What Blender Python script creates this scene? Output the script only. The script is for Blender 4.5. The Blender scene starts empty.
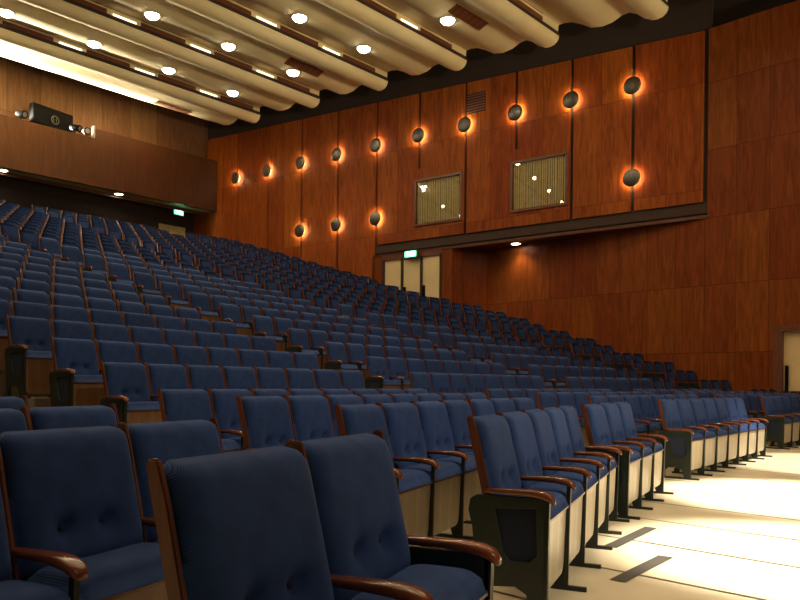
import bpy, bmesh, math, random
import numpy as np
from mathutils import Vector, Matrix
random.seed(7)
SC = bpy.context.scene
COL = SC.collection
PI = math.pi

# ---------------------------------------------------------------- camera, world, exposure
CAM_H = 1.12
cd = bpy.data.cameras.new('camera')
cam = bpy.data.objects.new('camera', cd); COL.objects.link(cam)
cam.location = (0, 0, CAM_H)
cam.rotation_euler = (PI/2, -0.008, 0)
cd.sensor_fit = 'HORIZONTAL'; cd.sensor_width = 36.0
cd.lens = 36.0*720/800
cd.shift_y = 84.5/800
cd.clip_start = 0.05; cd.clip_end = 200
SC.camera = cam

w = bpy.data.worlds.new('world'); SC.world = w; w.use_nodes = True
bg = w.node_tree.nodes['Background']
bg.inputs[0].default_value = (1.0, 0.72, 0.42, 1)
bg.inputs[1].default_value = 0.05
SC.view_settings.view_transform = 'Standard'
SC.view_settings.look = 'None'
SC.view_settings.gamma = 1
SC.view_settings.exposure = 0.14
try: SC.view_settings.use_curve_mapping = False
except Exception: pass

def light(kind, name, loc, power, color=(1, .78, .5), **kw):
    d = bpy.data.lights.new(name, kind); d.energy = power; d.color = color
    for k, v in kw.items(): setattr(d, k, v)
    o = bpy.data.objects.new(name, d); COL.objects.link(o); o.location = loc
    return o
def aim(o, target):
    o.rotation_euler = (Vector(target)-o.location).to_track_quat('-Z', 'Y').to_euler()

# stage spotlights on the pale floor (they hang over the platform, out of frame)
for q, tg, rad, pw in (((8.0, 9.0, 9), (6.7, 10.4, 0), 1.75, 9000), ((6.2, 6.0, 9), (4.25, 7.3, 0), 1.35, 17000), ((5.5, 3.0, 9), (2.85, 4.7, 0), 1.2, 15000)):
    s = light('SPOT', 'stage_spotlight', q, pw, (1, .93, .80), spot_size=2*math.atan(rad*1.15/9), spot_blend=.45, shadow_soft_size=.15); aim(s, tg)
s = light('SPOT', 'stage_wash', (8.0, -1.0, 9.0), 3200, (1, .88, .68), spot_size=math.radians(70), spot_blend=.9, shadow_soft_size=.3)
aim(s, (4.2, 6.5, 0))
# unseen area lamps added to light seats and side wall, right of the camera
a = light('AREA', 'added_fill_area', (10, -2, 9), 90, (1, .84, .62), shape='RECTANGLE', size=8, size_y=4); aim(a, (5, 14, 2))
a = light('AREA', 'added_fill_area', (14, 6, 9), 130, (1, .66, .34), shape='RECTANGLE', size=6, size_y=3); aim(a, (6, 26, 8))

# unseen spots added out of frame to brighten the wavy ceiling
for q, tg, pw, sz in (((12, -6, 3), (4, 15, 12.8), 7500, 38), ((4, -7, 3), (-5, 12, 12.6), 7500, 42), ((18, 4, 3), (6, 20, 12.6), 4000, 36)):
    a = light('SPOT', 'added_ceiling_uplight', q, pw*1.35, (1, .85, .56), spot_size=math.radians(sz), spot_blend=.9, shadow_soft_size=.6); aim(a, tg)

# ---------------------------------------------------------------- hall frame
WD = Vector((-.816, .578, 0)); WP = Vector((9.41, 22.07, 0)); WN = Vector((-.578, -.816, 0))   # upper side wall
RD = Vector((-.722, .692, 0)).normalized(); RP = Vector((10.0, 21.5, 0)); RN = Vector((-RD.y, RD.x, 0))
if RN.y > 0: RN = -RN
CD = Vector((.684, .73, 0)).normalized()      # across the hall, towards the side wall
def Wp(t, off=0, z=0): p = WP + WD*t + WN*off; return Vector((p.x, p.y, z))
def Rp(t, off=0, z=0): p = RP + RD*t + RN*off; return Vector((p.x, p.y, z))
T0 = .24; BAY = 2.09
def wtop(t): return 12.08 + .044*t
def Bp(t, u, z=0): p = WP + WD*t - CD*u; return Vector((p.x, p.y, z))   # back part of the hall: t along the side wall, u away from it

# ---------------------------------------------------------------- materials
def mat(name):
    m = bpy.data.materials.new(name); m.use_nodes = True
    nt = m.node_tree; b = nt.nodes['Principled BSDF']
    return m, nt, b
def N(nt, t, **kw):
    n = nt.nodes.new(t)
    for k, v in kw.items():
        if hasattr(n, k): setattr(n, k, v)
        else: n.inputs[k].default_value = v
    return n
def ramp(nt, fac, stops):
    r = nt.nodes.new('ShaderNodeValToRGB')
    while len(r.color_ramp.elements) < len(stops): r.color_ramp.elements.new(.5)
    for e, (p, c) in zip(r.color_ramp.elements, stops): e.position = p; e.color = (*c, 1)
    nt.links.new(fac, r.inputs[0]); return r
def math_node(nt, op, a, b=None, c=None):
    n = nt.nodes.new('ShaderNodeMath'); n.operation = op
    for i, v in enumerate((a, b, c)):
        if v is None: continue
        if isinstance(v, (int, float)): n.inputs[i].default_value = v
        else: nt.links.new(v, n.inputs[i])
    return n.outputs[0]
def mix(nt, typ, fac, a, b):
    n = nt.nodes.new('ShaderNodeMix'); n.data_type = 'RGBA'; n.blend_type = typ
    for sock, v in ((n.inputs['Factor'], fac), (n.inputs['A'], a), (n.inputs['B'], b)):
        if isinstance(v, (int, float)): sock.default_value = v
        elif isinstance(v, tuple): sock.default_value = (*v, 1)
        else: nt.links.new(v, sock)
    return n.outputs['Result']
def bump(nt, b, h, strength=.3, dist=.01):
    n = nt.nodes.new('ShaderNodeBump'); n.inputs['Strength'].default_value = strength; n.inputs['Distance'].default_value = dist
    nt.links.new(h, n.inputs['Height']); nt.links.new(n.outputs[0], b.inputs['Normal'])

def plain(name, c, rough=.5, metal=0, var=.12, scale=6, **kw):
    m, nt, b = mat(name)
    tc = N(nt, 'ShaderNodeTexCoord'); n = N(nt, 'ShaderNodeTexNoise'); n.inputs['Scale'].default_value = scale; n.inputs['Detail'].default_value = 4
    nt.links.new(tc.outputs['Object'], n.inputs['Vector'])
    r = ramp(nt, n.outputs[0], [(.3, tuple(x*(1-var) for x in c)), (.7, tuple(min(1, x*(1+var)) for x in c))])
    nt.links.new(r.outputs[0], b.inputs['Base Color'])
    b.inputs['Roughness'].default_value = rough; b.inputs['Metallic'].default_value = metal
    return m

def fabric(name, c, seat_random=.25):
    m, nt, b = mat(name)
    tc = N(nt, 'ShaderNodeTexCoord')
    n = N(nt, 'ShaderNodeTexNoise'); n.inputs['Scale'].default_value = 14; n.inputs['Detail'].default_value = 5
    nt.links.new(tc.outputs['Object'], n.inputs['Vector'])
    wv = N(nt, 'ShaderNodeTexWave'); wv.wave_type = 'BANDS'; wv.bands_direction = 'DIAGONAL'
    wv.inputs['Scale'].default_value = 130; wv.inputs['Distortion'].default_value = .0; wv.inputs['Detail'].default_value = 2; wv.inputs['Detail Scale'].default_value = 60
    mpv = N(nt, 'ShaderNodeMapping'); mpv.inputs['Scale'].default_value = (1, .0, 1); nt.links.new(tc.outputs['Object'], mpv.inputs[0]); nt.links.new(mpv.outputs[0], wv.inputs['Vector'])
    r = ramp(nt, n.outputs[0], [(.3, tuple(x*.8 for x in c)), (.7, tuple(x*1.2 for x in c))])
    col = mix(nt, 'MULTIPLY', .75, r.outputs[0], ramp(nt, wv.outputs[0], [(.25, (.42, .42, .42)), (.8, (1.35, 1.35, 1.35))]).outputs[0])
    oi = N(nt, 'ShaderNodeObjectInfo')
    k = math_node(nt, 'MULTIPLY_ADD', oi.outputs['Random'], seat_random, 1-seat_random/2)
    hs = nt.nodes.new('ShaderNodeHueSaturation'); nt.links.new(col, hs.inputs['Color']); nt.links.new(k, hs.inputs['Value'])
    nt.links.new(hs.outputs[0], b.inputs['Base Color'])
    b.inputs['Roughness'].default_value = .92
    b.inputs['Sheen Weight'].default_value = .12; b.inputs['Sheen Roughness'].default_value = .5
    b.inputs['Sheen Tint'].default_value = (.35, .5, 1, 1)
    b.inputs['Specular IOR Level'].default_value = .15
    bump(nt, b, wv.outputs[0], .15, .001)
    return m

def wood(name, c1, c2, rough=.35, scale=1.0, axis='Z'):
    m, nt, b = mat(name)
    tc = N(nt, 'ShaderNodeTexCoord'); mp = N(nt, 'ShaderNodeMapping')
    s_ = {'Z': (14, 14, 1.2), 'Y': (14, 1.2, 14), 'X': (1.2, 14, 14)}[axis]
    mp.inputs['Scale'].default_value = tuple(x*scale for x in s_)
    nt.links.new(tc.outputs['Object'], mp.inputs[0])
    n = N(nt, 'ShaderNodeTexNoise'); n.inputs['Scale'].default_value = 2; n.inputs['Detail'].default_value = 6; n.inputs['Distortion'].default_value = .6
    nt.links.new(mp.outputs[0], n.inputs['Vector'])
    r = ramp(nt, n.outputs[0], [(.3, c1), (.7, c2)])
    nt.links.new(r.outputs[0], b.inputs['Base Color'])
    b.inputs['Roughness'].default_value = rough
    b.inputs['Coat Weight'].default_value = .3; b.inputs['Coat Roughness'].default_value = .15
    return m

def wall_wood(name, c1, c2, pw, ph, z0=0, seam=.35, tint=.35, rough=.42):
    """veneered panels: grain, per-panel tint and thin joints; UV is metres along the wall and height"""
    m, nt, b = mat(name)
    uv = N(nt, 'ShaderNodeUVMap'); sp = N(nt, 'ShaderNodeSeparateXYZ'); nt.links.new(uv.outputs[0], sp.inputs[0])
    u = math_node(nt, 'DIVIDE', sp.outputs[0], pw); v = math_node(nt, 'DIVIDE', math_node(nt, 'SUBTRACT', sp.outputs[1], z0), ph)
    fu = math_node(nt, 'FLOOR', u); fv = math_node(nt, 'FLOOR', v)
    cb = N(nt, 'ShaderNodeCombineXYZ'); nt.links.new(fu, cb.inputs[0]); nt.links.new(fv, cb.inputs[1])
    wn = N(nt, 'ShaderNodeTexWhiteNoise'); nt.links.new(cb.outputs[0], wn.inputs['Vector'])
    mp = N(nt, 'ShaderNodeMapping'); mp.inputs['Scale'].default_value = (5, .55, 1); nt.links.new(uv.outputs[0], mp.inputs[0])
    ad = N(nt, 'ShaderNodeVectorMath', operation='ADD'); nt.links.new(mp.outputs[0], ad.inputs[0])
    sc = N(nt, 'ShaderNodeVectorMath', operation='SCALE'); nt.links.new(wn.outputs['Color'], sc.inputs[0]); sc.inputs['Scale'].default_value = 20
    nt.links.new(sc.outputs[0], ad.inputs[1])
    n = N(nt, 'ShaderNodeTexNoise'); n.inputs['Scale'].default_value = 1.6; n.inputs['Detail'].default_value = 7; n.inputs['Distortion'].default_value = 1.2
    nt.links.new(ad.outputs[0], n.inputs['Vector'])
    n2 = N(nt, 'ShaderNodeTexNoise'); n2.inputs['Scale'].default_value = 45; n2.inputs['Detail'].default_value = 3
    nt.links.new(uv.outputs[0], n2.inputs['Vector'])
    r = ramp(nt, n.outputs[0], [(.3, c1), (.68, c2)])
    k = math_node(nt, 'MULTIPLY_ADD', wn.outputs['Value'], tint, 1-tint/2)
    k = math_node(nt, 'MULTIPLY', k, math_node(nt, 'MULTIPLY_ADD', n2.outputs[0], .8, .6))
    hs = nt.nodes.new('ShaderNodeHueSaturation'); nt.links.new(r.outputs[0], hs.inputs['Color']); nt.links.new(k, hs.inputs['Value'])
    hv = math_node(nt, 'MULTIPLY_ADD', wn.outputs['Value'], .012, .494); nt.links.new(hv, hs.inputs['Hue'])
    def edge(x, wd):
        f = math_node(nt, 'FRACT', x); d = math_node(nt, 'ABSOLUTE', math_node(nt, 'SUBTRACT', f, .5))
        return math_node(nt, 'GREATER_THAN', d, .5-wd)
    e = math_node(nt, 'MAXIMUM', edge(u, .012/pw), edge(v, .014/ph))
    col = mix(nt, 'MIX', math_node(nt, 'MULTIPLY', e, seam), hs.outputs[0], tuple(x*.15 for x in c1))
    nt.links.new(col, b.inputs['Base Color'])
    b.inputs['Roughness'].default_value = rough; b.inputs['Specular IOR Level'].default_value = .12
    bump(nt, b, math_node(nt, 'SUBTRACT', 1, e), .4, .01)
    return m

def emit(name, c, strength):
    m, nt, b = mat(name)
    b.inputs['Base Color'].default_value = (*c, 1)
    b.inputs['Emission Color'].default_value = (*c, 1); b.inputs['Emission Strength'].default_value = strength
    return m

M = {}
M['fabric'] = fabric('blue_upholstery', (.018, .039, .120))
M['rail'] = wood('mahogany_rail', (.055, .016, .006), (.14, .040, .013), .28)
M['arm'] = wood('mahogany_arm', (.085, .022, .007), (.20, .055, .017), .16, axis='Y')
M['pale_panel'] = wood('pale_plywood', (.38, .31, .20), (.50, .43, .29), .45, .5)
M['brown_panel'] = wood('brown_plywood', (.13, .065, .030), (.20, .10, .045), .4, .5)
M['metal'] = plain('dark_green_enamel', (.012, .018, .012), .4, .1)
M['button'] = plain('upholstered_button', (.008, .014, .04), .9)
M['wood_up'] = wall_wood('upper_wall_veneer', (.17, .037, .005), (.31, .072, .010), 1.045, 3.3, .6, .35, .34, .55)
M['wood_low'] = wall_wood('side_wall_veneer', (.125, .028, .004), (.22, .052, .009), .92, 2.065, .1, .45, .24)
M['wood_back'] = wall_wood('back_wall_veneer', (.09, .044, .021), (.15, .073, .034), 1.3, 4.0, 0, .5, .4)
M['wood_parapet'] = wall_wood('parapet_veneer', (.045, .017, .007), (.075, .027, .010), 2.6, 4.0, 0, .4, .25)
M['dark'] = plain('dark_void_and_shade', (.030, .016, .010), .9)
M['darkwood'] = wood('dark_wood_trim', (.10, .028, .010), (.16, .045, .016), .4)
M['ceil'] = plain('ceiling_plaster', (.64, .52, .28), .75, 0, .05, 1.2)
M['cream'] = plain('cream_door_paint', (.68, .50, .26), .5, 0, .05, 2)
M['curtain'] = plain('olive_curtain', (.46, .36, .15), .85, 0, .15, 8)
M['tier'] = plain('tier_flooring', (.16, .12, .075), .7, 0, .15, 3)
M['black'] = plain('matt_black', (.006, .006, .007), .8)
M['black'].node_tree.nodes['Principled BSDF'].inputs['Specular IOR Level'].default_value = .05
M['soffit'] = plain('soffit_paint', (.42, .35, .15), .8, 0, .1, 2)
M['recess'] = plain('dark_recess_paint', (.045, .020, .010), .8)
M['infill'] = plain('dark_blue_infill', (.005, .010, .030), .9)
M['joint'] = plain('floor_joint_rubber', (.05, .042, .03), .7)
M['steel'] = plain('brushed_steel', (.16, .15, .125), .35, .9, .3, 20)
M['lampglow'] = emit('lamp_glow', (1, .93, .80), 25)
M['streakglow'] = emit('lamp_streak_glow', (1, .85, .58), 2.2)  # glow painted for the bright streak by each ceiling lamp
M['warmglow'] = emit('sconce_bulb_glow', (1, .62, .30), 14)
M['exitglow'] = emit('exit_sign_green', (.15, 1.0, .45), 1.6)
M['exitwhite'] = emit('exit_sign_white', (.8, 1, .9), 4)
M['grey'] = plain('grey_metal', (.12, .12, .12), .6, .2)
M['palegrey'] = plain('pale_edge_trim', (.5, .45, .36), .5)
m, nt, b = mat('window_glass')
tr = N(nt, 'ShaderNodeBsdfTransparent'); gs = N(nt, 'ShaderNodeBsdfGlossy'); gs.inputs['Roughness'].default_value = 0.0
mx = N(nt, 'ShaderNodeMixShader'); mx.inputs[0].default_value = .11
nt.links.new(tr.outputs[0], mx.inputs[1]); nt.links.new(gs.outputs[0], mx.inputs[2]); nt.links.new(mx.outputs[0], nt.nodes['Material Output'].inputs[0])
M['glass'] = m

def platform_floor():
    """pale boards in courses of .89 m with dark joints, laid along the side wall"""
    m, nt, b = mat('pale_floor_boards')
    uv = N(nt, 'ShaderNodeUVMap'); sp = N(nt, 'ShaderNodeSeparateXYZ'); nt.links.new(uv.outputs[0], sp.inputs[0])
    v = math_node(nt, 'DIVIDE', sp.outputs[1], .887); fv = math_node(nt, 'FLOOR', v)
    fr = math_node(nt, 'FRACT', v); d = math_node(nt, 'ABSOLUTE', math_node(nt, 'SUBTRACT', fr, .5))
    e = math_node(nt, 'GREATER_THAN', d, .5-.019)
    cb = N(nt, 'ShaderNodeCombineXYZ'); nt.links.new(fv, cb.inputs[0])
    wn = N(nt, 'ShaderNodeTexWhiteNoise'); nt.links.new(cb.outputs[0], wn.inputs['Vector'])
    n = N(nt, 'ShaderNodeTexNoise'); n.inputs['Scale'].default_value = 1.5; n.inputs['Detail'].default_value = 5
    nt.links.new(uv.outputs[0], n.inputs['Vector'])
    r = ramp(nt, n.outputs[0], [(.3, (.60, .50, .33)), (.7, (.72, .61, .42))])
    hs = nt.nodes.new('ShaderNodeHueSaturation'); nt.links.new(r.outputs[0], hs.inputs['Color'])
    nt.links.new(math_node(nt, 'MULTIPLY_ADD', wn.outputs['Value'], .12, .94), hs.inputs['Value'])
    col = mix(nt, 'MIX', e, hs.outputs[0], (.05, .035, .02))
    nt.links.new(col, b.inputs['Base Color']); b.inputs['Roughness'].default_value = .32
    return m
M['floor'] = platform_floor()

# ---------------------------------------------------------------- mesh builder
class MB:
    def __init__(s): s.v = []; s.f = []; s.mi = []; s.uv = []; s.mats = []; s.sm = []
    def m(s, mt):
        if mt not in s.mats: s.mats.append(mt)
        return s.mats.index(mt)
    def add(s, vs, fs, mt, uvs=None, smooth=False):
        o = len(s.v); k = s.m(mt); s.v += [tuple(x) for x in vs]
        for i, f in enumerate(fs):
            s.f.append(tuple(o+j for j in f)); s.mi.append(k); s.sm.append(smooth)
            s.uv.append(uvs[i] if uvs else [(0, 0)]*len(f))
    def box(s, c, d, mt, M4=None, taper=None):
        x, y, z = (k/2 for k in d)
        vs = [Vector((sx*x, sy*y, sz*z)) for sz in (-1, 1) for sy in (-1, 1) for sx in (-1, 1)]
        if M4 is not None: vs = [M4 @ v for v in vs]
        vs = [v+Vector(c) for v in vs]
        s.add(vs, [(0, 2, 3, 1), (4, 5, 7, 6), (0, 1, 5, 4), (2, 6, 7, 3), (0, 4, 6, 2), (1, 3, 7, 5)], mt)
    def prism_yz(s, poly, x0, x1, mt, smooth=False):
        n = len(poly)
        vs = [(x0, y, z) for y, z in poly]+[(x1, y, z) for y, z in poly]
        fs = [(i, (i+1) % n, n+(i+1) % n, n+i) for i in range(n)]
        s.add(vs, fs, mt, smooth=smooth)
        s.add(vs, [tuple(range(n))[::-1], tuple(range(n, 2*n))], mt)
    def slab(s, A, B, z0a, z1a, z0b, z1b, n, th, mt, ua=0, ub=1):
        """wall piece between plan points A and B (A->B), thickness th backwards from normal n; UV in metres"""
        A = Vector((A[0], A[1], 0)); B = Vector((B[0], B[1], 0)); o = Vector(n)*-th
        def P(p, z, back): q = p+(o if back else Vector()); return (q.x, q.y, z)
        vs = [P(A, z0a, 0), P(B, z0b, 0), P(B, z1b, 0), P(A, z1a, 0), P(A, z0a, 1), P(B, z0b, 1), P(B, z1b, 1), P(A, z1a, 1)]
        uvs = [[(ua, z0a), (ub, z0b), (ub, z1b), (ua, z1a)]]+[[(ua, z0a)]*4]*5
        s.add(vs, [(0, 1, 2, 3), (5, 4, 7, 6), (4, 0, 3, 7), (1, 5, 6, 2), (3, 2, 6, 7), (4, 5, 1, 0)], mt, uvs)
    def tube(s, pts, r, mt, n=8, cap=True):
        pts = [Vector(p) for p in pts]; rings = []
        for i, p in enumerate(pts):
            d = (pts[min(i+1, len(pts)-1)]-pts[max(i-1, 0)]).normalized()
            a = d.cross(Vector((0, 0, 1)) if abs(d.z) < .9 else Vector((1, 0, 0))).normalized(); b2 = d.cross(a)
            rr = r[i] if isinstance(r, (list, tuple)) else r
            rings.append([p+(a*math.cos(2*PI*k/n)+b2*math.sin(2*PI*k/n))*rr for k in range(n)])
        vs = [v for R in rings for v in R]
        fs = [(i*n+k, i*n+(k+1) % n, (i+1)*n+(k+1) % n, (i+1)*n+k) for i in range(len(pts)-1) for k in range(n)]
        s.add(vs, fs, mt, smooth=True)
        if cap: s.add(vs, [tuple(range(n))[::-1], tuple((len(pts)-1)*n+k for k in range(n))], mt)
    def lathe(s, prof, mt, axis_m=None, n=24, smooth=True):
        """profile of (radius, height) about +Z, then axis_m"""
        vs = []
        for r, h in prof:
            for k in range(n):
                v = Vector((r*math.cos(2*PI*k/n), r*math.sin(2*PI*k/n), h)); vs.append(axis_m @ v if axis_m is not None else v)
        fs = [(i*n+k, i*n+(k+1) % n, (i+1)*n+(k+1) % n, (i+1)*n+k) for i in range(len(prof)-1) for k in range(n)]
        s.add(vs, fs, mt, smooth=smooth)
        s.add(vs, [tuple(range(n))[::-1], tuple((len(prof)-1)*n+k for k in range(n))], mt)
    def mesh(s, name):
        me = bpy.data.meshes.new(name); me.from_pydata(s.v, [], s.f)
        for mt in s.mats: me.materials.append(M[mt] if isinstance(mt, str) else mt)
        me.polygons.foreach_set('material_index', s.mi); me.polygons.foreach_set('use_smooth', s.sm)
        ul = me.uv_layers.new(name='UVMap'); flat = [c for f in s.uv for p in f for c in p]
        ul.data.foreach_set('uv', flat)
        me.update(); return me
    def build(s, name, parent=None, fix=True, kind=None, label=None, cat=None, group=None, bevel=None):
        me = s.mesh(name)
        if fix:
            bm = bmesh.new(); bm.from_mesh(me); bmesh.ops.recalc_face_normals(bm, faces=bm.faces); bm.to_mesh(me); bm.free()
        o = bpy.data.objects.new(name, me); COL.objects.link(o)
        if parent: o.parent = parent
        if kind: o['kind'] = kind
        if label: o['label'] = label
        if cat: o['category'] = cat
        if group: o['group'] = group
        if bevel:
            bv = o.modifiers.new('bevel', 'BEVEL'); bv.width = bevel; bv.segments = 2; bv.limit_method = 'ANGLE'
        return o
def empty(name, loc, rz=0, label=None, cat=None, group=None):
    o = bpy.data.objects.new(name, None); COL.objects.link(o); o.location = loc; o.rotation_euler = (0, 0, rz)
    o.empty_display_size = .1
    if label: o['label'] = label
    if cat: o['category'] = cat
    if group: o['group'] = group
    return o

# ---------------------------------------------------------------- row geometry
def poly_curve(segs, p0, ds=.05):
    """segs: list of (length, heading degrees) -> function s -> (x, y, heading rad)"""
    P = [Vector(p0)]; 
    for L, h in segs: P.append(P[-1]+Vector((math.sin(math.radians(h)), math.cos(math.radians(h))))*L)
    acc = [0]
    for L, h in segs: acc.append(acc[-1]+L)
    def f(s):
        for i, (L, h) in enumerate(segs):
            if s <= acc[i+1] or i == len(segs)-1:
                d = Vector((math.sin(math.radians(h)), math.cos(math.radians(h))))
                p = P[i]+d*(s-acc[i]); return p, math.radians(h)
    return f
AL = math.radians(32.018); RR = 50.17; AX, AY = -3.074, 7.414; PP = .885; DZ = .279
ZA = CAM_H+.201-.95                      # floor of the first raked row
S2, S3, S4 = 5.598, 10.92, 17.267; SW = .55
def rake(n, s):
    cx = AX+RR*math.cos(AL); cy = AY-RR*math.sin(AL); r = RR+PP*n; th = AL+s/r
    return Vector((cx-r*math.cos(th), cy+r*math.sin(th))), th
# front row (line of the backrest tops)
FRONT = poly_curve([(2.75, 23.5), (.18, 30), (1.65, 30), (1.36, 33), (3.85, 39), (1.7, 41), (30, 44)], (.373, 3.60))
def fz(fr): return .11*fr/.62
def flat_point(fr, s):
    a, _ = FRONT(s); b, _ = rake(0, s)
    return a*(1-fr)+b*fr
def flat_curve(fr):
    S = np.arange(-1, 34, .05); P = [flat_point(fr, float(x)) for x in S]
    acc = [0.]
    for i in range(1, len(P)): acc.append(acc[-1]+(P[i]-P[i-1]).length)
    i0 = int(np.argmin(abs(S))); acc = [a-acc[i0] for a in acc]
    X = [p.x for p in P]; Y = [p.y for p in P]
    def f(s):
        x, y = np.interp(s, acc, X), np.interp(s, acc, Y)
        x2, y2 = np.interp(s+.3, acc, X), np.interp(s+.3, acc, Y); x1, y1 = np.interp(s-.3, acc, X), np.interp(s-.3, acc, Y)
        return Vector((x, y)), math.atan2(x2-x1, y2-y1)
    return f
def proj(x, y, z):
    if y < .3: return -9999, -9999
    return 400+720*x/y, 384.5+.008*720*x/y-720*(z-CAM_H)/y
def side_wall_limit(p):
    """signed clearance of plan point to the side wall faces (positive = inside the hall)"""
    q = Vector((p.x, p.y, 0))
    t = (q-WP).dot(WD)
    if t > 9.3: return (q-WP).dot(WN)
    return (q-RP).dot(RN)
def back_limit(p):
    q = Vector((p.x, p.y, 0))-WP; den = WD.x*(-CD.y)-WD.y*(-CD.x)
    t = (q.x*(-CD.y)-q.y*(-CD.x))/den
    return t

# ---------------------------------------------------------------- structure: floor
def floor():
    mb = MB(); d = RD; e = Vector((-d.y, d.x, 0))
    if e.x < 0: e = -e                       # e: towards the right-front wall
    pts = [(-10, -6), (24, -6), (24, 26), (-10, 26)]
    uv = [(Vector((x, y, 0)).dot(d), Vector((x, y, 0)).dot(e)+.36) for x, y in pts]
    mb.add([(x, y, 0) for x, y in pts], [(0, 1, 2, 3)], 'floor', [uv])
    mb.build('floor', kind='structure')
    # dark cross joints between boards
    for k, (a_, b_) in enumerate((((1.256, 4.13), (1.76, 4.74)), ((1.466, 5.0), (2.0, 5.71))  )):
        mb = MB(); A = Vector((*a_, .004)); B = Vector((*b_, .004)); D = (B-A); n = Vector((-D.y, D.x, 0)).normalized()*.048
        mb.add([A-n, B-n, B+n, A+n], [(0, 1, 2, 3)], 'joint'); mb.build('trim_%d' % (k+1), kind='structure', fix=False)
floor()
def tiers():
    mb = MB()
    # gentle ramp under the loose rows, then one step per raked row
    NROW = 24
    S = np.linspace(-3.5, 34, 60)
    def edge(n):                             # front edge of raked tier n
        out = []
        for s in S:
            p, th = rake(n, float(s)); f = Vector((math.cos(th), -math.sin(th))); q = p+f*(.56 if n else .9); out.append(q)
        return out
    def ok(q): return side_wall_limit(q) > -.25 and back_limit(q) < 24.6
    E_ = [edge(n) for n in range(NROW+1)]
    zz = [ZA+DZ*n for n in range(NROW)]
    prev = 0.
    for n in range(NROW):
        a_, b_ = E_[n], E_[n+1]
        for i in range(len(S)-1):
            if not (ok(a_[i]) or ok(a_[i+1])): continue
            z0, z1 = prev, zz[n]
            mb.add([(a_[i].x, a_[i].y, z0-.02), (a_[i+1].x, a_[i+1].y, z0-.02), (a_[i+1].x, a_[i+1].y, z1), (a_[i].x, a_[i].y, z1)], [(0, 1, 2, 3)], 'tier')
            mb.add([(a_[i].x, a_[i].y, z1), (a_[i+1].x, a_[i+1].y, z1), (b_[i+1].x, b_[i+1].y, z1), (b_[i].x, b_[i].y, z1)], [(0, 1, 2, 3)], 'tier')
        prev = zz[n]
    mb.build('floor_tiers', kind='structure', fix=False)
    # ramp
    mb = MB(); F = [0.08, .40, .62, .80]
    zr = [0, .07, .11, .11]
    Sf = np.linspace(-3, 26, 50)
    def fp(fr, s): return flat_point(fr, float(s)) if s >= 0 else flat_point(fr, 0.)+(flat_point(fr, 0.)-flat_point(fr, .5))*(-s/.5)
    for j in range(3):
        for i in range(len(Sf)-1):
            q = [fp(F[j], Sf[i]), fp(F[j], Sf[i+1]), fp(F[j+1], Sf[i+1]), fp(F[j+1], Sf[i])]
            mb.add([(q[0].x, q[0].y, zr[j]+.003), (q[1].x, q[1].y, zr[j]+.003), (q[2].x, q[2].y, zr[j+1]+.003), (q[3].x, q[3].y, zr[j+1]+.003)], [(0, 1, 2, 3)], 'floor', [[(v.dot(Vector((RD.x, RD.y))), v.x*.1+.3) for v in q]])
    mb.build('floor_ramp', kind='structure', fix=False)
tiers()

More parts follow.
